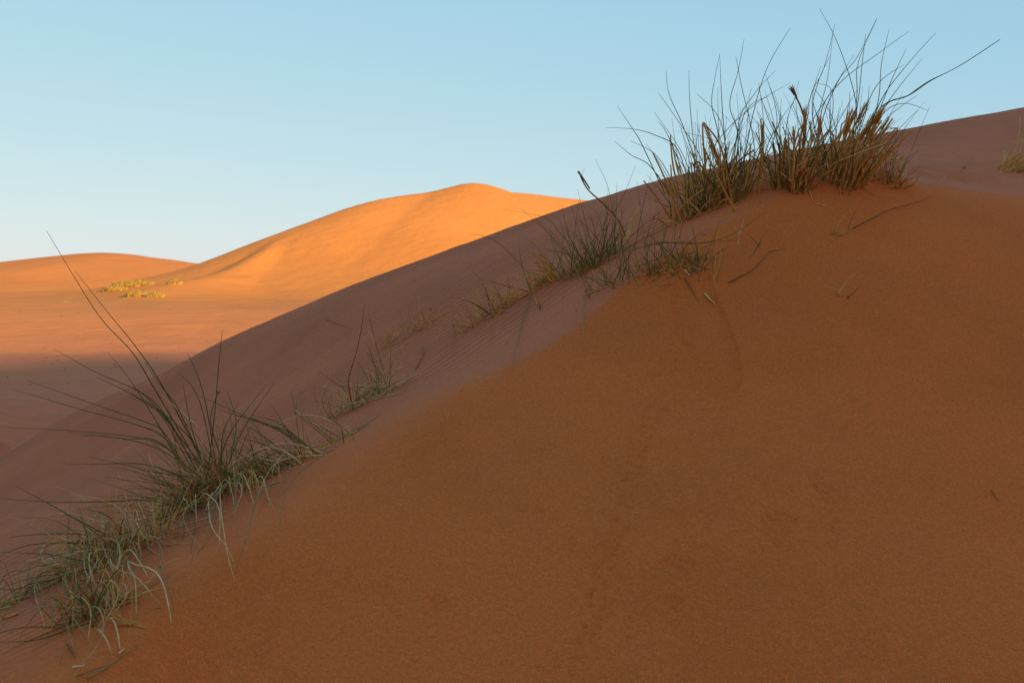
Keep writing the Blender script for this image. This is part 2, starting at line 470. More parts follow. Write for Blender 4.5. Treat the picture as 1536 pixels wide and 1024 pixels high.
TH = .00155
class Tubes:
    """thin tapered tubes gathered into ONE mesh"""
    def __init__(self): self.v = []; self.f = []; self.tone = []; self.al = []; self.n = 0
    def add(self, pts, r0, r1, tone, sides=4, belly=None):
        pts = np.asarray(pts, float)
        T = np.gradient(pts, axis=0); T /= np.linalg.norm(T, axis=1)[:, None] + 1e-12
        up = np.array([.3, .9, .2]); n = len(pts)
        A = np.cross(T, up); A /= np.linalg.norm(A, axis=1)[:, None] + 1e-9
        B = np.cross(T, A)
        t = np.linspace(0, 1, n)
        if belly is None: rad = r0 + (r1 - r0) * t ** 1.3
        else: rad = r1 + (r0 - r1) * np.sin(np.pi * np.clip(t * .92 + .06, 0, 1)) ** belly
        ang = np.arange(sides) * 2 * math.pi / sides
        ring = pts[:, None] + rad[:, None, None] * (A[:, None] * np.cos(ang)[None, :, None] + B[:, None] * np.sin(ang)[None, :, None])
        self.v.append(ring.reshape(-1, 3)); o = self.n
        for i in range(n - 1):
            for j in range(sides):
                k = (j + 1) % sides
                self.f.append((o + i * sides + j, o + i * sides + k, o + (i + 1) * sides + k, o + (i + 1) * sides + j))
        self.f.append(tuple(o + (n - 1) * sides + j for j in range(sides)))
        self.n += n * sides
        self.tone += [tone] * (n * sides); self.al += list(np.repeat(t, sides))
    def build(self, name, mat, parent=None, origin=(0, 0, 0)):
        me = bpy.data.meshes.new(name)
        me.from_pydata((np.concatenate(self.v) - np.array(origin)).tolist(), [], self.f)
        me.polygons.foreach_set('use_smooth', [True] * len(me.polygons))
        for k, v in (('tone', self.tone), ('along', self.al)):
            a = me.attributes.new(k, 'FLOAT', 'POINT'); a.data.foreach_set('value', v)
        me.materials.append(mat); me.update()
        o = bpy.data.objects.new(name, me); COL.objects.link(o)
        if parent is not None: o.parent = parent
        return o

def Hs(x, y): return float(H(np.array([x]), np.array([y]))[0])
def spline(pts, n=5):
    return dense(pts, n) if len(pts) > 2 else np.array([np.array(pts[0]) * (1 - t) + np.array(pts[1]) * t for t in np.linspace(0, 1, n + 1)])

class Tuft:
    """one grass plant: an Empty at its base and one mesh per look of blade"""
    def __init__(self, name, label, cat, px, py, group=None, scale=1.0):
        self.c = hit(px, py); self.d = self.c[1]
        self.root = bpy.data.objects.new(name, None); COL.objects.link(self.root)
        self.root.location = tuple(self.c); self.root.empty_display_size = .05
        tagset(self.root, label, cat, group)
        self.parts = {}; self.rs = scale
        # local plane of the sand for fast clamping
        e = .05
        self.gx = (Hs(self.c[0] + e, self.c[1]) - Hs(self.c[0] - e, self.c[1])) / (2 * e)
        self.gy = (Hs(self.c[0], self.c[1] + e) - Hs(self.c[0], self.c[1] - e)) / (2 * e)
    def part(self, k):
        if k not in self.parts: self.parts[k] = Tubes()
        return self.parts[k]
    def clamp(self, pts, lift=.004):
        pts = np.array(pts, float)
        h = H(pts[:, 0], pts[:, 1]) + lift
        pts[1:, 2] = np.maximum(pts[1:, 2], h[1:])
        return pts
    def hero(self, kind, pix, r=1.0, drift=None, tone=None, base=None, tip=.25):
        """a blade seen in the photograph: pixels from base to tip, given depth in the tuft"""
        p0 = hit(*pix[0])
        if abs(p0[1] - self.d) > .45: p0 = P(pix[0][0], pix[0][1], self.d + rnd.uniform(-.1, .1))
        p0[2] = min(p0[2], Hs(p0[0], p0[1]) + .06)
        d0 = p0[1]
        L = sum(math.hypot(pix[i + 1][0] - pix[i][0], pix[i + 1][1] - pix[i][1]) for i in range(len(pix) - 1)) / F * d0
        dr = (rnd.uniform(-.28, .28) if drift is None else drift) * L
        n = len(pix)
        pts = [P(q[0], q[1], d0 + dr * (i / (n - 1)) ** 1.2) for i, q in enumerate(pix)]
        rad = TH * r * self.rs
        s0 = pts[0] - (pts[1] - pts[0]) / (np.linalg.norm(pts[1] - pts[0]) + 1e-9) * .02
        sp_ = self.clamp(spline(pts, 7)) if n > 2 else self.clamp(spline(pts, 7))
        self.part(kind).add(np.vstack([[s0], sp_]), rad, rad * tip, rnd.random() if tone is None else tone, 5)
    def lay(self, kind, pix, r=1.0, lift=.004, tone=None, arch=.0):
        """a blade that droops or lies on the sand: its pixels fall on the slope itself"""
        pts = [hit(*q) for q in pix]; n = len(pts)
        pts = spline(pts, 7) if n > 2 else spline(pts, 7)
        t = np.linspace(0, 1, len(pts))
        pts[:, 2] = H(pts[:, 0], pts[:, 1]) + lift + arch * np.sin(np.pi * t)
        rad = TH * r * self.rs
        self.part(kind).add(pts, rad, rad * .35, rnd.random() if tone is None else tone, 5)
    def fill(self, kind, n, L, spread, lean, cone, droop=.3, r=1.0, tone=(0, 1), up=1.0, tipr=.25, kink=None, r_j=.3):
        if kink is None: kink = {D: 1.1, DK: .8, G: .3, PL: .6, GR: .5}.get(kind, .3)
        """random blades: base offset inside spread=(sx, sy), leaning about the angle 'lean' (deg right of vertical)"""
        for i in range(n):
            a = rnd.uniform(0, 6.283); q = math.sqrt(rnd.random())
            x = self.c[0] + spread[0] * q * math.cos(a); y = self.c[1] + spread[1] * q * math.sin(a)
            z = Hs(x, y)
            ln = rnd.uniform(*L)
            th = math.radians(rnd.gauss(lean, cone)) + math.cos(a) * q * .25
            ph = math.radians(rnd.gauss(0, cone)) - math.sin(a) * q * .25
            d = np.array([math.sin(th), -math.sin(ph), math.cos(th) * math.cos(ph) * up]); d /= np.linalg.norm(d)
            side = np.array([rnd.gauss(0, 1), rnd.gauss(0, 1), 0]) * .12
            pts = [np.array([x, y, z - .015])]; m = 9; dr = droop * rnd.uniform(.3, 1.5)
            for k in range(m):
                d = d + (side + np.array([d[0] * .25, d[1] * .25, -1.0]) * dr * (k / m) * 1.1) / m * 1.6
                if kink and rnd.random() < kink / m: d = d + np.array([rnd.gauss(0, .5), rnd.gauss(0, .5), rnd.gauss(-.2, .3)])
                d /= np.linalg.norm(d)
                pts.append(pts[-1] + d * ln / m)
            pts = self.clamp(pts)
            rad = TH * r * self.rs * rnd.uniform(1 - r_j, 1 + r_j)
            self.part(kind).add(pts, rad, rad * tipr, rnd.uniform(*tone), 4)
    def drape(self, kind, n, box, dx, dy, r=1.0, tone=(0, 1), arch=(.02, .09)):
        """slack blades that spring from the tuft, arch over and come down on the sand"""
        for i in range(n):
            x0 = rnd.uniform(box[0], box[2]); y0 = box[1] + (x0 - box[0]) / (box[2] - box[0] + 1e-6) * (box[3] - box[1]) + rnd.gauss(0, 7)
            f_ = rnd.uniform(.35, 1.15); ex = rnd.uniform(*dx) * f_; ey = rnd.uniform(*dy) * f_; b = rnd.gauss(0, .55)
            q = [(x0, y0), (x0 + ex * .35 - ey * b * .5, y0 + ey * .3 + ex * b * .3), (x0 + ex * .75 - ey * b * .7, y0 + ey * .66 + ex * b * .4), (x0 + ex + rnd.gauss(0, 5), y0 + ey)]
            pts = [hit(*k) for k in q]; pts = spline(pts, 5); t = np.linspace(0, 1, len(pts))
            pts[:, 2] = H(pts[:, 0], pts[:, 1]) + .003 + rnd.uniform(*arch) * np.sin(np.pi * t ** .8)
            rad = TH * r * self.rs * rnd.uniform(.7, 1.3)
            self.part(kind).add(pts, rad, rad * .35, rnd.uniform(*tone), 4)
    def head(self, kind, pix, r=4.0, tone=None, n=9, drift=0.0):
        """a dry seed head or sheath bundle: several short stalks fanned along one axis"""
        p0 = P(pix[0][0], pix[0][1], self.d + drift); p1 = P(pix[-1][0], pix[-1][1], self.d + drift)
        ax = p1 - p0; L = np.linalg.norm(ax)
        for i in range(n):
            o = np.array([rnd.gauss(0, 1), rnd.gauss(0, 1), rnd.gauss(0, 1)]) * TH * r
            s = rnd.uniform(0, .35); e = rnd.uniform(.7, 1.05)
            pts = [p0 + ax * s + o * .4, p0 + ax * (s + e) / 2 + o * .8, p0 + ax * e + o * 1.3]
            self.part(kind).add(spline(pts, 3), .0022, .0010, rnd.uniform(.1, .8) if tone is None else tone, 4)
    def done(self):
        for k, t in self.parts.items():
            if len(t.v) > 6: t.build(k, MATS[k], self.root, self.c); continue
            for i in range(len(t.v)):          # a few blades one can count: each a part of its own
                q = Tubes(); nv = len(t.v[i]); o0 = sum(len(v) for v in t.v[:i])
                q.v = [t.v[i]]; q.n = nv; q.tone = t.tone[o0:o0 + nv]; q.al = t.al[o0:o0 + nv]
                q.f = [tuple(j - o0 for j in f) for f in t.f if o0 <= f[0] < o0 + nv]
                q.build(k[:-1], MATS[k], self.root, self.c)

def Z1(l): return [(900 + x / 2.415, y / 2.415) for x, y in l]
def Z2(l): return [(700 + x / 3.012, 220 + y / 3.012) for x, y in l]
def Z3(l): return [(400 + x / 2.845, 360 + y / 2.845) for x, y in l]
def Z4(l): return [(x / 2.625, 330 + y / 2.625) for x, y in l]
def Z5(l): return [(x / 2.666, 640 + y / 2.666) for x, y in l]
CREST = 'grass plants rooted along the dune crest'
G = 'green_blades'; D = 'dry_stems'; PL = 'bleached_blades'; GR = 'grey_blades'; DK = 'dark_stalks'

# ---- the big stand near the top right: four plants side by side
t = Tuft('grass_tuft', 'broad dense dark clump, leftmost plant of the tall stand on the crest', 'grass', 1065, 312, CREST, 1.3)
for h in [[(250,700),(180,600),(110,560),(55,512)], [(230,690),(150,520),(120,470),(65,388)], [(330,700),(280,540),(200,490),(120,468),(20,462)],
          [(380,760),(340,520),(325,360),(322,258)], [(400,750),(310,480),(250,340),(241,258)], [(420,740),(360,560),(270,420),(210,335)],
          [(450,740),(430,500),(405,380),(415,290),(434,195)], [(470,730),(445,420),(438,300),(434,205)], [(480,740),(500,500),(470,380),(500,260),(522,142)],
          [(500,740),(560,560),(510,300),(492,205)], [(500,740),(540,480),(600,260),(689,102)], [(520,720),(500,460),(560,340),(637,255)],
          [(530,720),(590,480),(575,300)], [(540,700),(640,460),(600,270)], [(470,720),(440,450),(350,340)], [(360,740),(300,560),(195,405)],
          [(300,730),(210,570),(110,510)], [(560,700),(610,520),(650,430),(610,300)], [(350,750),(250,500),(210,440)], [(440,740),(520,420),(610,350)],
          [(330,720),(420,520),(560,380),(690,300)]]:
    t.hero(G, Z1(h), 1.15, tone=rnd.uniform(0, .45))
for h in [[(490,765),(430,650),(370,520)], [(400,735),(385,640),(372,450),(400,490)], [(268,835),(255,700),(190,550)], [(300,750),(265,600),(255,490)], [(320,750),(280,610),(262,520)],
          [(560,700),(585,560),(583,430)], [(575,700),(590,560),(592,440)], [(460,740),(420,560),(375,450)], [(480,740),(440,540),(385,455)], [(515,720),(540,600),(545,520)]]:
    t.hero(D, Z1(h), 2.4, drift=rnd.uniform(-.1, .1), tone=rnd.uniform(.2, .8), tip=.6)
t.head(D, Z1([(440, 600), (375, 450)]), 4, n=8); t.head(D, Z1([(586, 560), (585, 440)]), 4, n=8)
t.fill(G, 95, (.18, .50), (.16, .08), 0, 20, .35, .9, (0, .7))
t.fill(D, 96, (.10, .32), (.165, .07), -5, 16, .12, 1.9, (.35, 1), tipr=.6)
t.fill(D, 34, (.07, .20), (.18, .08), 0, 40, .5, 1.0, (.2, 1))
t.fill(DK, 14, (.06, .20), (.12, .05), -2, 16, .1, 2.0, (0, 1), tipr=.6)
t.done()

t = Tuft('grass_tuft', 'narrow upright clump with brown seed heads, second from left in the tall stand', 'grass', 1185, 282, CREST, 1.3)
for h in [[(700,640),(760,360),(810,250),(852,85)], [(740,640),(790,420),(825,280),(845,105)], [(720,640),(760,460),(840,330),(918,200)], [(690,640),(640,480),(700,370)],
          [(740,640),(830,470),(840,330),(780,300)], [(760,640),(840,520),(830,420)], [(660,640),(680,430),(720,330)], [(700,640),(610,430),(575,320)], [(730,640),(790,470),(770,350),(800,240)]]:
    t.hero(G, Z1(h), 1.1, tone=rnd.uniform(0, .45))
t.hero(DK, Z1([(720,640),(745,480),(735,410),(710,350),(692,315)]), 2.2, drift=0, tip=.8)
t.head(DK, Z1([(712, 355), (690, 312)]), 3, n=7)
for h in [[(715,640),(735,520),(740,395)], [(700,640),(705,560),(700,460)], [(735,640),(765,520),(760,440)], [(690,640),(680,560),(668,500)], [(750,630),(790,520),(800,420)], [(670,650),(640,590),(625,520)], [(720,650),(770,560),(830,470)]]:
    t.hero(D, Z1(h), 2.4, drift=rnd.uniform(-.1, .1), tone=rnd.uniform(.1, .7), tip=.7)
t.head(D, Z1([(738, 480), (740, 388)]), 5, n=14); t.head(D, Z1([(703, 520), (700, 455)]), 4, n=8); t.head(D, Z1([(790, 500), (803, 418)]), 3, n=6); t.head(D, Z1([(672, 560), (668, 495)]), 3, n=6)
t.fill(G, 44, (.16, .46), (.08, .06), 3, 14, .3, 1.0, (0, .7))
t.fill(D, 62, (.10, .34), (.085, .05), 4, 11, .1, 1.9, (.3, 1), tipr=.6)
t.fill(DK, 14, (.06, .22), (.06, .04), 2, 12, .1, 1.8, (0, 1), tipr=.6)
t.fill(D, 14, (.06, .16), (.08, .06), 0, 40, .5, .9, (.3, 1))
t.done()

t = Tuft('grass_tuft', 'tall clump with thick straw bundles and one long blade arching far right', 'grass', 1262, 274, CREST, 1.3)
for h in [[(900,640),(930,400),(870,180),(795,30)], [(860,640),(800,480),(860,300),(930,210),(1003,66)], [(880,650),(930,400),(950,230),(962,125)], [(840,640),(800,420),(870,300),(1000,200),(1117,115)],
          [(900,640),(1000,400),(1020,230),(1048,105)], [(930,600),(1010,380),(1100,250),(1218,118)], [(930,620),(1040,330),(1110,175)], [(900,640),(1000,440),(1080,320),(1168,212)],
          [(930,610),(1030,390),(1110,350),(1190,295),(1300,240),(1450,142)], [(930,600),(1020,420),(1100,375),(1190,402)], [(820,620),(770,420),(790,300),(832,205)], [(870,640),(900,430),(905,330)],
          [(880,640),(960,420),(975,310)], [(850,640),(850,450),(770,310)], [(900,640),(930,360),(935,230),(1003,70)], [(920,620),(1030,440),(1150,345)], [(900,600),(990,330),(1100,235)]]:
    t.hero(G, Z1(h), 1.25, tone=rnd.uniform(0, .4), drift=rnd.uniform(-.15, .15))
t.hero(G, Z1([(930,610),(1010,400),(1120,345),(1200,292),(1310,235),(1448,145)]), 1.7, tone=.1, drift=0)
for h in [[(815,655),(860,520),(915,395)], [(825,655),(870,540),(925,400)], [(850,660),(920,520),(1020,395)], [(860,655),(930,530),(1025,400)], [(880,640),(980,540),(1060,430)], [(840,655),(890,520),(965,375)],
          [(870,650),(940,500),(1000,420)], [(890,640),(970,520),(1040,440)], [(800,650),(830,560),(870,480)], [(900,640),(930,560),(1000,500)]]:
    t.hero(D, Z1(h), 2.8, drift=rnd.uniform(-.08, .08), tone=rnd.uniform(.3, .85), tip=.7)
for h, r, n in [([(880, 520), (918, 388)], 6, 22), ([(930, 520), (1024, 390)], 6, 22), ([(990, 520), (1060, 428)], 4, 12), ([(930, 450), (970, 368)], 4, 10), ([(1000, 460), (1030, 385)], 4, 10)]:
    t.head(D, Z1(h), r, n=n)
for h in [[(880,705),(878,640),(885,600)], [(900,710),(915,650),(925,600)], [(870,700),(872,650)]]: t.hero(D, Z1(h), 2.0, drift=0)
t.fill(G, 50, (.16, .48), (.09, .07), 10, 14, .35, 1.0, (0, .7))
t.fill(D, 80, (.12, .34), (.09, .05), 20, 12, .1, 2.0, (.4, 1), tipr=.65)
t.fill(D, 18, (.06, .18), (.10, .06), 10, 40, .5, .9, (.3, 1))
t.fill(DK, 12, (.06, .16), (.07, .05), 12, 12, .1, 1.8, (0, 1), tipr=.6)
t.lay(PL, Z1([(740, 655), (760, 700), (772, 732)]), 1.4); t.lay(PL, Z1([(780, 740), (800, 745), (822, 750)]), 1.1)
t.done()

t = Tuft('grass_tuft', 'sparse clump with a pale straw arching right over the sand, rightmost of the tall stand', 'grass', 1325, 272, CREST)
for h in [[(1080,660),(1130,540),(1195,385)], [(1040,660),(1060,560),(1082,450)], [(1050,660),(1080,540),(1105,460)]]: t.hero(G, Z1(h), 1.1, tone=.3)
for h in [[(1000,650),(1020,600),(1050,560)], [(990,650),(1010,590),(1000,540)], [(1040,665),(1060,600),(1070,540)]]: t.hero(D, Z1(h), 2.0, drift=0)
t.hero(PL, Z1([(950,612),(1020,580),(1090,574),(1130,595),(1170,618),(1240,628)]), 2.0, drift=-.1, tone=.6)
t.hero(PL, Z1([(960,600),(1050,578),(1110,572)]), 1.5, drift=0); t.hero(PL, Z1([(1070,575),(1120,610),(1148,640)]), 1.5, drift=0); t.hero(PL, Z1([(1050,580),(1045,540),(1010,515)]), 1.3, drift=0)
t.hero(PL, Z1([(1060,590),(1090,630)]), 1.2, drift=0)
t.fill(D, 46, (.05, .19), (.09, .05), 10, 18, .15, 1.5, (.1, .8), tipr=.6); t.fill(G, 12, (.1, .22), (.09, .05), 10, 16, .2, 1.0, (0, .6)); t.fill(PL, 8, (.06, .12), (.1, .05), 20, 40, .6, 1.0)
t.done()

t = Tuft('straw_tuft', 'bleached straw tuft cut by the right edge of the picture, high on the dune', 'grass', 1512, 256)
t.fill(D, 60, (.10, .34), (.07, .06), 52, 9, .1, 1.7, (.5, 1), tipr=.5); t.fill(D, 20, (.06, .2), (.06, .05), 60, 16, .2, 1.3, (.3, 1))
t.hero(D, [(1500, 258), (1515, 240), (1536, 216)], 1.6, tone=.9); t.hero(D, [(1502, 259), (1530, 249), (1550, 243)], 1.8, tone=.9)
t.done()

# ---- middle of the crest
t = Tuft('grass_tuft', 'green tuft mid crest with a bent brown stalk rising over the skyline', 'grass', 884, 400, CREST)
for h in [[(590,545),(540,350),(500,190)], [(560,550),(430,400),(350,320),(160,283)], [(520,550),(380,400),(240,275)], [(600,540),(640,350),(700,240),(762,90)], [(610,540),(660,370),(640,190),(580,55)],
          [(560,550),(480,440),(425,255)], [(640,500),(670,350),(677,165)], [(600,540),(660,380),(720,280)], [(580,545),(520,420),(470,260)], [(540,550),(470,470),(420,330)], [(640,520),(700,330),(690,250)]]:
    t.hero(G, Z2(h), 1.0, tone=rnd.uniform(0, .5))
t.hero(DK, Z2([(735,458),(690,340),(620,260),(545,190),(505,112)]), 2.2, drift=0, tip=.8); t.head(DK, Z2([(560, 195), (504, 110)]), 3, n=6); t.hero(DK, Z2([(560,205),(520,150),(532,100)]), 1.0, drift=0)
t.hero(D, Z2([(735,460),(700,380),(675,320)]), 2.4, drift=0, tone=.7); t.hero(PL, Z2([(540,400),(600,398),(660,400)]), 1.4, drift=0)
for h in [[(500,530),(460,430),(445,350)], [(480,520),(455,420),(450,300)]]: t.hero(D, Z2(h), 1.6, tone=.9, drift=0)
t.lay(D, Z2([(565, 562), (585, 595), (605, 625)]), 1.6, tone=.5); t.lay(G, Z2([(600, 565), (640, 600), (660, 635)]), 1.0)
t.lay(GR, Z2([(570, 600), (530, 680), (520, 770), (535, 900)]), 1.4, tone=.6, arch=.01)
t.fill(G, 90, (.08, .34), (.13, .06), -8, 26, .4, .9, (0, .8)); t.fill(D, 60, (.04, .15), (.09, .05), -5, 28, .3, 1.0, (.3, 1))
t.done()

t = Tuft('grass_tuft', 'thin scattered blades between the bent brown stalk and the dark hollow', 'grass', 950, 408, CREST)
for h in [[(735,620),(700,430),(690,360)], [(780,635),(740,560),(700,420)], [(820,540),(800,400),(770,160)], [(760,460),(790,300),(835,115)], [(700,460),(770,380),(890,280)], [(800,470),(840,330),(880,290)],
          [(810,520),(830,430),(860,330)]]:
    t.hero(G, Z2(h), 1.0, tone=rnd.uniform(0, .5))
t.hero(D, Z2([(725,400),(745,330),(780,275)]), 2.4, drift=0, tone=.9); t.hero(D, Z2([(735, 395), (755, 330), (778, 285)]), 2.0, drift=0, tone=.8)
t.fill(G, 60, (.06, .26), (.19, .09), 0, 26, .4, .8, (0, .8)); t.fill(D, 40, (.04, .12), (.16, .06), 0, 30, .4, .9, (.3, 1))
t.done()

t = Tuft('grass_tuft', 'low tuft with a long sideways blade beside the small dark hollow', 'grass', 1022, 398, CREST)
for h in [[(960,530),(900,430),(850,230)], [(960,520),(1000,440),(1090,370)], [(980,540),(930,480),(880,330)], [(1045,610),(1080,500),(1140,350)], [(955,525),(880,450),(800,440)], [(970,530),(940,420),(960,300)]]:
    t.hero(G, Z2(h), 1.0, tone=rnd.uniform(0, .5))
t.hero(G, Z2([(745,468),(850,440),(960,432),(1080,435),(1180,405),(1260,360),(1355,288)]), 1.2, drift=-.03, tone=.2)
t.hero(G, Z2([(760,462),(880,432),(1000,440),(1130,425),(1250,425)]), 1.0, drift=-.03, tone=.3)
t.hero(PL, Z2([(1050, 555), (1075, 565), (1095, 582)]), 1.6, drift=0)
t.fill(G, 55, (.05, .19), (.13, .06), -2, 34, .5, .9, (0, .8)); t.fill(D, 44, (.03, .12), (.09, .05), 0, 36, .5, .9, (.3, 1))
t.done()

t = Tuft('grass_sprig', 'thin upright sprig of yellowish blades just right of the dark hollow', 'grass', 1078, 418)
for h in [[(1115,605),(1125,500),(1135,370)], [(1120,600),(1140,520),(1165,350)]]: t.hero(D, Z2(h), 1.2, tone=.75, drift=0)
for h in [[(1130,600),(1160,500),(1190,400)], [(1118,590),(1110,480),(1140,330)]]: t.hero(G, Z2(h), .9, tone=.6, drift=0)
t.done()
t = Tuft('grass_sprig', 'short pale bent sprig below the left plant of the tall stand', 'grass', 1108, 366)
t.hero(D, Z2([(1225,445),(1235,390),(1252,325)]), 1.6, tone=.9, drift=0); t.hero(PL, Z2([(1232,420),(1225,385),(1212,365)]), 1.4, drift=0); t.hero(PL, Z2([(1232,410),(1240,380),(1245,360)]), 1.8, drift=0)
t.done()
t = Tuft('grass_sprig', 'small dark forked sprig on the bare slip face right of the pale bent sprig', 'grass', 1128, 382)
t.hero(G, Z2([(1285,495),(1320,445),(1332,410),(1360,380)]), 1.1, tone=.1, drift=0); t.hero(G, Z2([(1325,455),(1300,425),(1265,390)]), .8, tone=.3, drift=0); t.hero(G, Z2([(1318,445),(1334,470)]), .8, tone=.2, drift=0)
t.done()
def stalk(name, label, kind, pix, r=1.3, lift=.006, tone=.3, extra=(), cat='stalk', arch=0.0):
    pts = [hit(*q) for q in pix]; base = pts[0]
    p = spline(pts, 6); tt = np.linspace(0, 1, len(p)); p[:, 2] = H(p[:, 0], p[:, 1]) + lift + arch * np.sin(tt * math.pi)
    T = Tubes(); T.add(p, TH * r, .0005 * r, tone, 5)
    for e in extra:
        q = spline([hit(*k) for k in e], 4); q[:, 2] = H(q[:, 0], q[:, 1]) + lift + .002
        T.add(q, .0009 * r, .0004 * r, tone, 5)
    o = T.build(name, MATS[kind], None, tuple(base)); o.location = tuple(base)
    return tagset(o, label, cat)
stalk('fallen_stalk', 'dark curved stalk with a forked tip lying on the slip face', DK, Z2([(1185,620),(1240,592),(1290,565),(1330,525),(1362,485)]), 1.5, extra=[Z2([(1362, 485), (1400, 478), (1442, 468)])])
stalk('fallen_stalk', 'broken dark stalk lying below the dark hollow beside a pale straw bit', DK, Z2([(985, 600), (1020, 660), (1052, 712)]), 1.3)
stalk('straw_piece', 'short pale straw piece lying at the head of the slump mark', D, Z2([(1075, 672), (1100, 697), (1124, 722)]), 3.0, tone=.8, cat='straw', extra=[Z2([(1080, 680), (1105, 708)])])
stalk('straw_piece', 'tiny pale straw piece just below the dark hollow', PL, Z2([(988, 565), (998, 578), (1010, 590)]), 3.0, tone=.6, cat='straw', extra=[Z2([(1000, 562), (1012, 575)])])
stalk('fallen_stalk', 'faint thin stalk leaning down the sand left of the dark hollow', DK, Z2([(880, 530), (835, 580), (790, 635)]), .9)

t = Tuft('grass_sprig', 'spiky dry sprig with a low base on the slip face below the tall stand', 'grass', 1255, 352)
for h in [[(850,850),(870,800),(918,745)], [(848,850),(865,780),(895,700)], [(852,852),(835,828)], [(855,850),(845,815)], [(858,850),(875,835)], [(846,852),(830,842)], [(860,852),(905,835)], [(850,865),(870,868)]]:
    t.hero(D, Z1(h), 1.2, tone=rnd.uniform(.4, .8), drift=0)
t.hero(G, Z1([(898,845),(908,800),(930,760)]), 1.1, tone=.5, drift=0); t.fill(D, 14, (.015, .05), (.02, .015), 10, 40, .3, 1.0, (.3, .9))
t.done()
stalk('fallen_stalk', 'long dark stalk rising along the slip face right of the spiky sprig', DK, Z1([(918,845),(980,812),(1050,778),(1130,755),(1203,728)]), 1.7, lift=.02)
t = Tuft('grass_sprig', 'tiny sprig with a pale blade and dark bud alone on the slip face', 'grass', 1268, 446)
f8 = lambda l: [(1180 + x / 3.011, 140 + y / 3.011) for x, y in l]
t.hero(PL, f8([(235,905),(270,850),(330,798)]), 1.3, drift=0, tone=.3); t.hero(G, f8([(285,915),(310,895),(335,862)]), 1.2, drift=0, tone=.4)
t.head(DK, f8([(258, 940), (278, 925)]), 4, n=12); t.hero(D, f8([(240,915),(262,930)]), 1.4, drift=0)
t.done()
stalk('grass_sprig', 'thin faint sprig on the high sand near the right edge', DK, f8([(795, 362), (815, 335), (840, 310)]), 1.0, lift=.02, extra=[f8([(838, 305), (846, 330)])], cat='grass')
stalk('fallen_stalk', 'short dark stalk lying low on the slip face near the right edge', DK, [(1487, 738), (1493, 747), (1499, 755)], 1.2)
stalk('straw_piece', 'small pale straw bit on the sand rim right of the tall stand', D, f8([(690, 420), (702, 402), (714, 385)]), 1.2, tone=.6, lift=.01, cat='straw')

t = Tuft('straw_tuft', 'flattened golden straw tuft left of the green tuft on the crest', 'grass', 818, 424, CREST)
for h in [[(400,610),(350,530),(300,470)], [(390,615),(340,560),(290,490)], [(410,600),(380,530),(310,475)], [(350,630),(310,590),(285,580)], [(340,630),(300,600),(290,595)], [(415,600),(370,540),(330,500)],
          [(405,605),(360,510),(320,480)], [(420, 600), (400, 560), (370, 530)], [(380, 610), (360, 570), (300, 555)]]:
    t.hero(D, Z2(h), 2.4, tone=rnd.uniform(.6, 1), drift=rnd.uniform(-.2, .2), tip=.5)
for h in [[(395,590),(430,480),(437,370)], [(290,650),(250,540),(232,410)], [(270,560),(150,440),(80,405),(18,397)]]: t.hero(G, Z2(h), 1.0, tone=.2, drift=0)
t.lay(DK, Z2([(330, 735), (332, 712)]), 1.8); t.lay(D, Z2([(318, 720), (310, 685)]), 1.5, tone=.7)
t.fill(D, 60, (.04, .15), (.08, .05), -32, 22, .3, 1.5, (.5, 1), tipr=.5); t.fill(D, 16, (.03, .09), (.07, .04), 0, 45, .4, .9, (.5, 1)); t.fill(G, 10, (.05, .14), (.07, .04), -25, 25, .3, .8)
t.done()
stalk('fallen_stalk', 'long thin grey blade hanging down over the brink of the slip face', GR, Z2([(290,660),(262,760),(235,870),(212,960),(206,1020)]), 1.3, lift=.01, tone=.2, cat='grass')

t = Tuft('grass_tuft', 'sparse tuft of crossed green blades and straw, second plant down from the green tuft', 'grass', 735, 474, CREST)
for h in [[(960,310),(945,240),(920,180),(860,115)], [(970,330),(880,270),(810,245)], [(1120,220),(1000,190),(920,160)], [(965,325),(920,290),(870,262)]]: t.hero(G, Z3(h), 1.1, tone=.15, drift=0)
for h in [[(1082,250),(1020,235),(940,195)], [(1060,262),(1000,240),(950,215)], [(1080,240),(1050,225)], [(1025,290),(1000,275)], [(1045,270),(990,235),(960,200)]]: t.hero(D, Z3(h), 1.9, tone=rnd.uniform(.6, .9), drift=0)
t.fill(D, 60, (.06, .22), (.14, .06), -25, 32, .3, 1.1, (.4, 1)); t.fill(G, 26, (.05, .16), (.11, .05), -35, 20, .3, .8)
t.done()

t = Tuft('straw_tuft', 'low faded tuft of fine brown straw on the crest between two green tufts', 'grass', 612, 500, CREST)
t.fill(D, 80, (.06, .20), (.16, .08), 0, 38, .8, .8, (.2, .9)); t.fill(PL, 22, (.04, .1), (.1, .05), 30, 30, .9, .7)
for h in [[(600,420),(620,370),(660,330)], [(610,410),(600,360),(560,375)], [(700,350),(725,352),(750,352)], [(790,320),(800,300),(830,280)]]: t.hero(D, Z3(h), 1.1, tone=.6, drift=0)
t.hero(DK, Z3([(702,300),(698,288)]), 3.0, drift=0)
t.done()
stalk('fallen_stalk', 'short dark stalk with a pale spikelet standing on the smooth sand below the faded straw', DK, Z3([(635,555),(660,512),(685,465)]), 1.4, lift=.006, extra=[Z3([(663, 490), (667, 442)])])
stalk('fallen_stalk', 'faint straight blade on the rippled sand behind the crest plants', DK, Z3([(250,340),(310,365),(365,382)]), 1.3, tone=.6)
stalk('fallen_stalk', 'thin faint blade hanging down the smooth sand below the crossed green blades', DK, Z3([(797,360),(800,430),(798,500)]), .9, tone=.9)

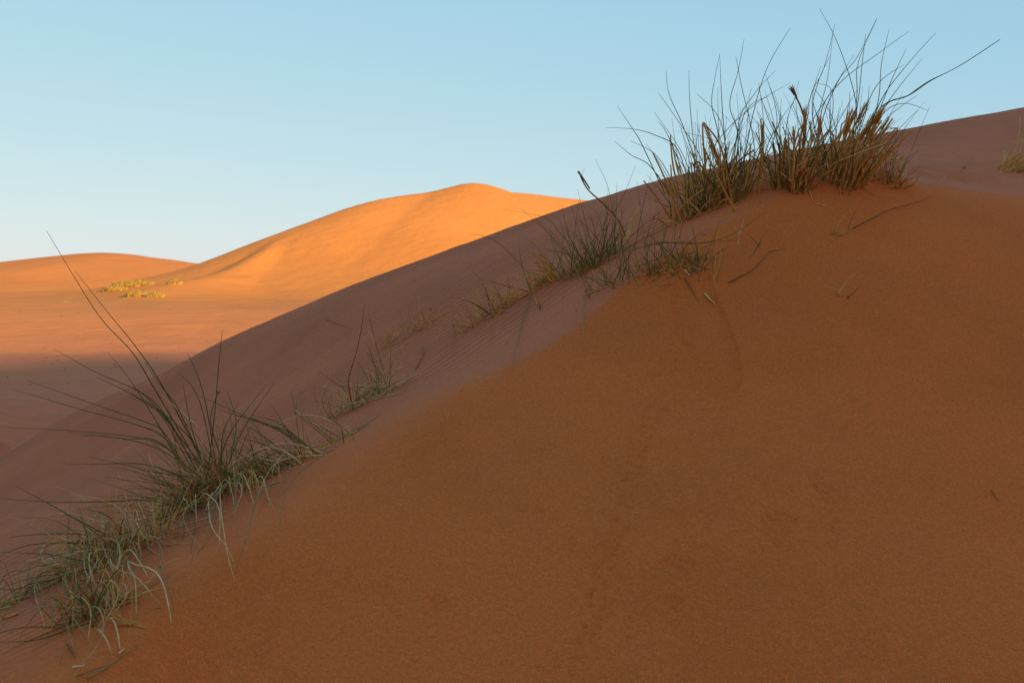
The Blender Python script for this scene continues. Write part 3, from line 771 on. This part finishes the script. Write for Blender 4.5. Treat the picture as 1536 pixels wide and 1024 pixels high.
t = Tuft('grass_tuft', 'tuft of pale curled blades with one tall dark twig, halfway down the crest', 'grass', 545, 600, CREST)
for h in [[(460,660),(420,570),(380,510)], [(500,560),(465,440),(435,310)], [(480,600),(440,470),(420,440)], [(340,640),(280,600),(215,555)], [(480,640),(400,625),(320,640)], [(480,650),(470,590),(500,560)],
          [(500,590),(440,500),(420,470)]]:
    t.hero(G, Z3(h), 1.1, tone=.3, drift=0)
t.hero(DK, Z3([(370,722),(352,640),(352,580),(385,470),(407,360),(416,272)]), 1.9, drift=0, tone=.6)
for h in [[(535,610),(530,560),(560,520),(595,480)], [(500,590),(500,520),(540,480),(590,450)], [(510,600),(540,560),(575,540),(570,520)], [(480,670),(530,630),(595,590)], [(490,560),(470,520),(500,480),(560,455)],
          [(500,570),(520,500),(530,380)], [(420,700),(400,650),(440,620),(500,610)], [(340,690),(310,660),(340,630),(400,630)], [(530,560),(550,520),(520,490)]]:
    t.hero(PL, Z3(h), 1.3, drift=0)
t.fill(G, 50, (.08, .24), (.13, .06), -8, 36, .8, .8, (.2, 1)); t.fill(PL, 75, (.08, .22), (.13, .06), 10, 40, 1.3, 1.05); t.fill(D, 60, (.03, .11), (.12, .05), 0, 40, .6, 1.0, (.3, 1))
t.done()

t = Tuft('grass_tuft', 'small tuft with grey loops and a long pale blade curling down the slip face', 'grass', 502, 662, CREST)
for h in [[(300,885),(200,800),(110,730)], [(330,868),(320,810),(300,780)], [(290,860),(180,770),(140,740)], [(310,840),(240,800),(150,735)]]: t.hero(G, Z3(h), 1.2, tone=.35, drift=0)
t.hero(PL, Z3([(60,780),(150,747),(250,762),(330,815),(375,870),(388,915),(355,955),(340,985)]), 1.3, drift=-.12, tone=.5)
t.hero(PL, Z3([(140,740),(180,775),(260,800),(310,830)]), 1.5, drift=0); t.hero(PL, Z3([(370,850),(372,900),(360,950)]), 1.0, drift=0)
for h in [[(310,790),(255,740),(238,680),(260,640),(295,640)], [(300,770),(270,720),(270,670),(300,655)], [(125,720),(135,660),(180,640),(205,660)], [(270,850),(280,780),(300,730)], [(215,690),(205,650),(210,590)]]:
    t.hero(GR, Z3(h), 1.1, drift=0)
t.fill(GR, 12, (.05, .16), (.08, .04), -10, 40, 1.1, .7); t.fill(D, 30, (.03, .1), (.09, .04), 0, 45, .7, .9, (.4, 1))
t.done()

# ---- the big tuft at lower left
t = Tuft('grass_tuft', 'largest spreading green tuft at lower left with two very long upright blades', 'grass', 318, 742, CREST)
for h in [[(780,960),(700,820),(600,650),(520,520),(400,390),(290,220),(183,42)], [(800,960),(720,800),(620,620),(520,480),(430,370),(295,200)]]: t.hero(G, Z4(h), 1.7, tone=.12, drift=-.05)
for h in [[(760,960),(660,780),(560,680),(380,600),(215,508)], [(740,950),(650,790),(580,720),(430,640),(380,620)], [(700,950),(620,800),(520,640),(425,520)], [(720,960),(640,830),(560,790),(330,710),(105,630)],
          [(720,970),(640,850),(520,800),(300,740),(50,665)], [(740,990),(660,900),(540,855),(270,828),(0,815)], [(760,990),(620,870),(500,860),(270,835)], [(850,960),(800,680),(738,520)],
          [(820,980),(845,760),(862,560),(876,430)], [(860,960),(900,850),(960,760),(1045,655)], [(900,960),(960,820),(1080,640)], [(900,960),(930,800),(890,665)], [(700,1000),(560,960),(400,960),(250,962)],
          [(740,1010),(600,990),(480,960),(360,935)], [(800,960),(700,740),(640,660),(570,560)], [(840,960),(800,760),(760,660),(700,600)], [(790,960),(600,720),(520,660)], [(880,960),(830,800),(850,700),(860,690)],
          [(800,970),(750,800),(720,640)], [(760,960),(640,760),(540,700),(480,660)], [(870,960),(880,830),(940,720)], [(820,960),(740,850),(640,760),(500,690)], [(720,960),(600,890),(420,850),(330,850)]]:
    t.hero(G, Z4(h), 1.45, tone=rnd.uniform(0, .4), drift=rnd.uniform(-.2, .15))
t.head(DK, Z4([(858, 683), (860, 672)]), 3, n=6)
t.hero(PL, Z4([(760,800),(700,745),(636,690)]), 3.0, drift=-.3, tone=.5)
for h in [[(850,1050),(855,960),(838,885)], [(700,1060),(650,1030),(600,1000),(578,930),(585,860),(612,828)], [(690,950),(690,840),(686,780)], [(800,1000),(795,880),(790,770)]]: t.hero(PL, Z4(h), 1.5, drift=-.2)
for h in [[(880,270),(885,420),(900,540),(938,655)], [(785,290),(783,350),(785,415)], [(970,210),(1010,250),(1040,290)], [(870,200),(960,250),(990,300),(1012,332)], [(700,300),(660,250),(610,200),(590,120)], [(900,230),(870,320),(820,375)]]:
    t.lay(PL, Z5(h), 1.3, lift=.02, arch=.04)
for h in [[(1125,250),(1050,330),(1000,480),(940,625)], [(1070,110),(960,210),(890,320),(820,450),(765,588)], [(700,310),(670,400),(645,500),(633,592)], [(990,180),(930,260),(860,380),(830,480)]]:
    t.lay(GR, Z5(h), 1.2, lift=.02, arch=.04, tone=.2)
t.fill(G, 95, (.14, .40), (.13, .10), -38, 26, .4, 1.15, (0, .9))
t.fill(G, 45, (.12, .30), (.14, .12), 8, 34, .5, 1.1, (0, .8))
t.fill(D, 150, (.08, .21), (.12, .09), 0, 34, .5, 1.3, (.2, 1))
t.fill(D, 120, (.08, .20), (.12, .12), 10, 52, 1.3, 1.0, (.2, .8))
t.fill(DK, 120, (.05, .16), (.11, .08), 5, 32, .6, 1.3)
t.drape(PL, 7, (250, 775, 400, 715), (-60, 70), (20, 110), 1.1)
t.drape(GR, 10, (250, 775, 400, 715), (-90, 30), (30, 140), 1.0)
t.drape(D, 40, (250, 775, 410, 712), (-50, 50), (5, 45), 1.1, (.3, 1))
t.drape(G, 14, (230, 785, 400, 715), (-70, 60), (10, 70), 1.1)
t.fill(PL, 50, (.10, .32), (.14, .12), 10, 50, 1.3, .8)
t.done()

t = Tuft('grass_tuft', 'side tuft whose blades all lean up and left across the largest tuft', 'grass', 430, 702, CREST)
for h in [[(1250,918),(1100,830),(960,770),(780,690)], [(1240,912),(1130,830),(1000,790),(860,745)], [(1225,905),(1100,800),(1000,770)], [(1262,925),(1150,850),(1020,790),(900,760)], [(1150,940),(1050,860),(960,800)],
          [(1200,900),(1130,850),(1080,800)], [(1160,950),(1030,880),(900,850)]]:
    t.hero(G, Z4(h), 1.5, tone=rnd.uniform(0, .4), drift=0)
for h in [[(1280,925),(1180,930),(1080,945),(1000,930)], [(1270,915),(1150,880),(1060,890),(960,930),(910,960)], [(1190,960),(1100,900),(1000,900)]]: t.hero(PL, Z4(h), 1.4, drift=0)
for h in [[(1330,110),(1200,225),(1140,320),(1120,430)], [(1160,170),(1150,240),(1110,290)]]: t.lay(GR, Z5(h), 1.1, lift=.015, tone=.1, arch=.02)
t.lay(PL, Z5([(1250,130),(1150,150),(1095,220),(1092,250)]), 1.2, lift=.02, arch=.03); t.lay(PL, Z5([(1160, 150), (1090, 220), (1040, 290)]), 1.2, lift=.02, arch=.03)
t.fill(G, 55, (.10, .30), (.10, .06), -42, 22, .5, 1.0, (0, .9)); t.fill(D, 60, (.05, .18), (.10, .05), -20, 36, .6, 1.1, (.4, 1)); t.fill(DK, 14, (.04, .12), (.09, .04), -20, 30, .4, 1.4); t.fill(PL, 14, (.08, .2), (.1, .05), 10, 45, 1.2, .8)
t.done()

t = Tuft('grass_tuft', 'sprawling straw and grey tuft below the largest tuft, its blades bent towards the left edge', 'grass', 182, 822, CREST)
for h in [[(430,460),(330,385),(200,310),(65,237)], [(500,480),(400,420),(310,370),(200,325)], [(430,480),(300,465),(130,470),(0,512)], [(600,290),(430,298),(200,300),(0,285)], [(430,545),(300,530),(200,510),(0,500)], [(420,560),(300,580),(120,640),(0,650)],
          [(470,470),(330,430),(150,430),(40,440)], [(520,440),(420,350),(330,330)]]:
    t.hero(G, Z5(h), 1.4, tone=rnd.uniform(0, .4), drift=rnd.uniform(-.15, .1))
for h in [[(400,380),(260,345),(120,380),(20,430)], [(420,450),(340,440),(200,490),(120,550),(70,605)], [(420,470),(300,560),(160,660),(100,780),(80,900),(55,970)], [(430,480),(250,520),(150,600),(90,700)], [(520,440),(500,380),(510,310),(560,290)],
          [(330,440),(310,520),(320,620),(370,700)], [(560,440),(480,330),(400,290),(280,270)], [(380,500),(280,570),(200,660),(180,740)], [(440,480),(420,360),(490,180)]]:
    t.hero(PL, Z5(h), 1.3, drift=rnd.uniform(-.12, .05))
for h in [[(330,470),(430,580),(540,680),(600,730),(640,735)], [(510,560),(600,640),(660,730),(686,815)], [(510,560),(520,640),(542,700),(545,780)], [(500,440),(560,480),(630,490)], [(460,600),(520,560),(590,625)]]: t.lay(PL, Z5(h), 1.4, lift=.015, arch=.03)
for h in [[(640,590),(660,680),(700,775)], [(540,430),(500,500),(470,560),(400,700),(370,820)], [(700,300),(640,360),(600,430)]]: t.lay(GR, Z5(h), 1.2, lift=.015, tone=.2, arch=.03)
t.fill(G, 22, (.10, .30), (.16, .10), -45, 30, .8, 1.0, (0, .8)); t.fill(GR, 18, (.12, .34), (.16, .10), -30, 40, 1.2, .8); t.fill(D, 130, (.08, .26), (.16, .10), -20, 42, .8, 1.0, (.4, 1)); t.fill(PL, 60, (.12, .34), (.14, .09), -25, 45, 1.2, .8)
t.fill(DK, 22, (.05, .14), (.13, .07), -20, 36, .5, 1.5)
t.drape(PL, 9, (130, 850, 235, 790), (-110, 50), (0, 130), 1.1)
t.drape(GR, 13, (120, 850, 235, 790), (-130, 30), (0, 150), 1.0)
t.drape(D, 18, (120, 850, 235, 795), (-90, 50), (10, 80), 1.0, (.4, 1))
t.drape(G, 9, (110, 850, 235, 795), (-80, 30), (20, 110), 1.1)
t.drape(GR, 8, (60, 860, 150, 830), (-80, -10), (20, 120), 1.0)
t.done()

t = Tuft('grass_tuft', 'drooping grey tuft with a flat straw bundle at its foot, near the lower left corner', 'grass', 150, 915, CREST)
for h in [[(545,790),(480,770),(410,730)], [(540,796),(470,782),(400,752)], [(548,785),(500,770),(440,735)], [(530,798),(460,790),(420,765)], [(545,792),(500,780),(450,760)]]: t.hero(D, Z5(h), 1.1, tone=rnd.uniform(.1, .6), drift=0, tip=.5)
for h in [[(440,770),(465,830),(480,895)], [(390,820),(420,870),(445,912)]]: t.lay(PL, Z5(h), 1.3, arch=.01)
for h in [[(380,760),(300,730),(220,720),(210,800),(203,878)], [(370,760),(240,722),(100,728)], [(360,800),(320,860),(325,960)], [(350,780),(350,740),(370,700)]]: t.hero(GR, Z5(h), 1.2, drift=0)
for h in [[(385,790),(390,700),(430,620),(480,560)], [(375,780),(400,690),(470,590)], [(370,800),(380,720),(440,640)], [(380,780),(300,800),(150,850),(0,860)]]: t.hero(G, Z5(h), 1.5, tone=.3, drift=0)
t.fill(G, 18, (.08, .24), (.08, .05), -10, 38, 1.1, 1.0, (.1, .9)); t.fill(GR, 20, (.08, .26), (.07, .05), -15, 42, 1.3, .8); t.fill(D, 70, (.05, .16), (.08, .05), 5, 45, .9, 1.0, (.3, 1))
t.fill(DK, 20, (.04, .1), (.06, .04), 0, 36, .5, 1.3)
t.drape(GR, 9, (120, 920, 170, 890), (-70, 30), (30, 100), 1.0); t.drape(D, 16, (60, 930, 200, 880), (-60, 40), (0, 70), .9, (.3, 1)); t.drape(G, 10, (60, 925, 190, 880), (-90, 20), (0, 60), 1.0); t.drape(PL, 4, (120, 920, 170, 890), (-60, 40), (20, 80), 1.0)
t.done()

t = Tuft('grass_tuft', 'low tuft with a thick yellow stalk, cut by the left edge near the bottom corner', 'grass', 14, 905, CREST)
for h in [[(0,720),(40,705),(92,697)], [(0,712),(40,700),(70,694)], [(20,770),(50,825),(80,882)], [(30,918),(42,950),(52,975)]]: t.hero(D, Z5(h), 3.2, tone=.55, drift=0, tip=.6)
for h in [[(0,970),(30,982),(50,985)], [(60,980),(120,890),(200,850)]]: t.hero(G, Z5(h), 1.4, tone=.2, drift=0)
t.fill(GR, 26, (.08, .24), (.08, .05), 20, 45, 1.1, .9); t.fill(PL, 14, (.08, .22), (.08, .05), 20, 45, 1.1, .9); t.fill(D, 26, (.04, .12), (.08, .05), 20, 40, .8, 1.0, (.3, 1))
t.done()
stalk('fallen_stalk', 'grey green stalk lying down the slip face at the lower left corner', GR, Z5([(350,1020),(430,970),(500,920),(570,868)]), 1.1, tone=.3, cat='stalk')
stalk('fallen_stalk', 'second green stalk lying beside the grey green one in the corner', GR, Z5([(310,1010),(370,985),(430,965)]), .9, tone=.0)
stalk('fallen_stalk', 'short dark stalk under the drooping grey tuft', DK, Z5([(268,880),(283,905),(300,932)]), 1.5)
stalk('straw_piece', 'small white straw piece lying below the drooping grey tuft', PL, Z5([(290,973),(315,970),(340,964)]), 1.5, tone=.9, cat='straw')
stalk('straw_piece', 'small pale straw piece lying right of the drooping grey tuft', PL, Z5([(474,918),(485,908),(497,897)]), 1.3, tone=.9, cat='straw')

# ---- sunlit bushes on the far dunes
bush_mat = blade_material('yellow_bush', [(0, (.38, .20, .04)), (.5, (.50, .27, .055)), (1, (.62, .34, .08))])
BUSH = 'sunlit bushes scattered on the far dune slope'
def far_hit(px, py, d): return P(px, py, d)
def dune_bush(px, py, d, w, h, label, name='desert_bush'):
    p = P(px, py, d); r_ = Vector(ray(px, py)).normalized(); best = 1e9
    for ob in FAR_OBJS:
        ok, loc, nor, fi = ob.ray_cast(Vector((0, 0, 0)), r_)
        if ok and loc.length < best: best = loc.length; p = np.array(loc)
    T = Tubes()
    for i in range(260):
        a = rnd.uniform(0, 6.283); q = math.sqrt(rnd.random())
        b = np.array([p[0] + w * .5 * q * math.cos(a), p[1] + w * .3 * q * math.sin(a), p[2] - .6])
        e = b + np.array([math.cos(a) * q * w * .25 + rnd.gauss(0, w * .06), math.sin(a) * q * w * .2, .6 + h * rnd.uniform(.35, 1) * (1.1 - .6 * q)])
        m = (b + e) / 2 + np.array([0, 0, h * .1])
        T.add([b, m, e], .12, .05, rnd.random(), 3)
    o = T.build(name, bush_mat, None, tuple(p)); o.location = tuple(p)
    return tagset(o, label, 'bush', BUSH)

bpy.context.view_layer.update()
dune_bush(172, 436, 330, 4.5, 1.6, 'low sunlit bush, leftmost of the bright cluster below the far skyline')
dune_bush(190, 431, 330, 5.0, 2.2, 'largest sunlit golden bush in the bright cluster on the far slope')
dune_bush(208, 428, 330, 5.5, 1.8, 'broad sunlit bush at the top right of the bright cluster on the far slope')
dune_bush(206, 444, 330, 3.6, 1.5, 'small sunlit bush standing just below the bright cluster')
dune_bush(233, 445, 330, 3.2, 1.1, 'small pale bush low on the far slope near the foot of the big dune flank')
dune_bush(262, 426, 330, 2.6, 1.4, 'single round bush highest up beside the flank of the big dune')
dune_bush(98, 456, 300, 1.6, .7, 'tiny lone scrub left of the bright cluster, at the foot of the far slope')

# loose bits of straw on the sand below the plants
for i in range(34):
    k = rnd.random() * (len(BR) - 5) + 1; j = int(k); f = k - j
    px = BR[j][0] * (1 - f) + BR[j + 1][0] * f + rnd.gauss(-8, 34); py = BR[j][1] * (1 - f) + BR[j + 1][1] * f + rnd.gauss(-10, 20)
    if py > 1015: continue
    a = rnd.uniform(0, 6.28); L = rnd.uniform(3, 9)
    kd = rnd.choice([D, D, DK, PL])
    stalk('straw_bit', {D: 'short golden bit of straw lying loose', DK: 'short dark bit of stalk lying loose', PL: 'short bleached bit of straw lying loose'}[kd] + ' on the sand along the dune crest', kd,
          [(px, py), (px + L * .5 * math.cos(a) + rnd.gauss(0, 1), py + L * .5 * math.sin(a) + rnd.gauss(0, 1)), (px + L * math.cos(a), py + L * math.sin(a))], rnd.uniform(.5, .9), lift=.001, tone=rnd.random(), cat='straw')['group'] = 'loose straw bits along the crest'
# low scrub and stones strewn over the valley floor
T = Tubes()
for i in range(170):
    d = 60 * math.exp(rnd.random() * .95); x = rnd.uniform(-.50, -.05) * d + rnd.gauss(0, 2); z = Hs(x, d) if d < 69 else float(floor_z(np.array([x]), np.array([d]), np.array([math.hypot(x, d)]))[0])
    q = rnd.uniform(.02, .09)
    for j in range(5):
        T.add([(x + rnd.gauss(0, q * .5), d + rnd.gauss(0, q * .5), z - .02), (x + rnd.gauss(0, q), d + rnd.gauss(0, q), z + q * rnd.uniform(.3, 1.1))], q * .35, q * .12, rnd.random(), 4)
o = T.build('ground_scrub', M_DARK); tagset(o, 'tiny dark scrub and stones strewn over the valley floor', 'scrub', kind='stuff')
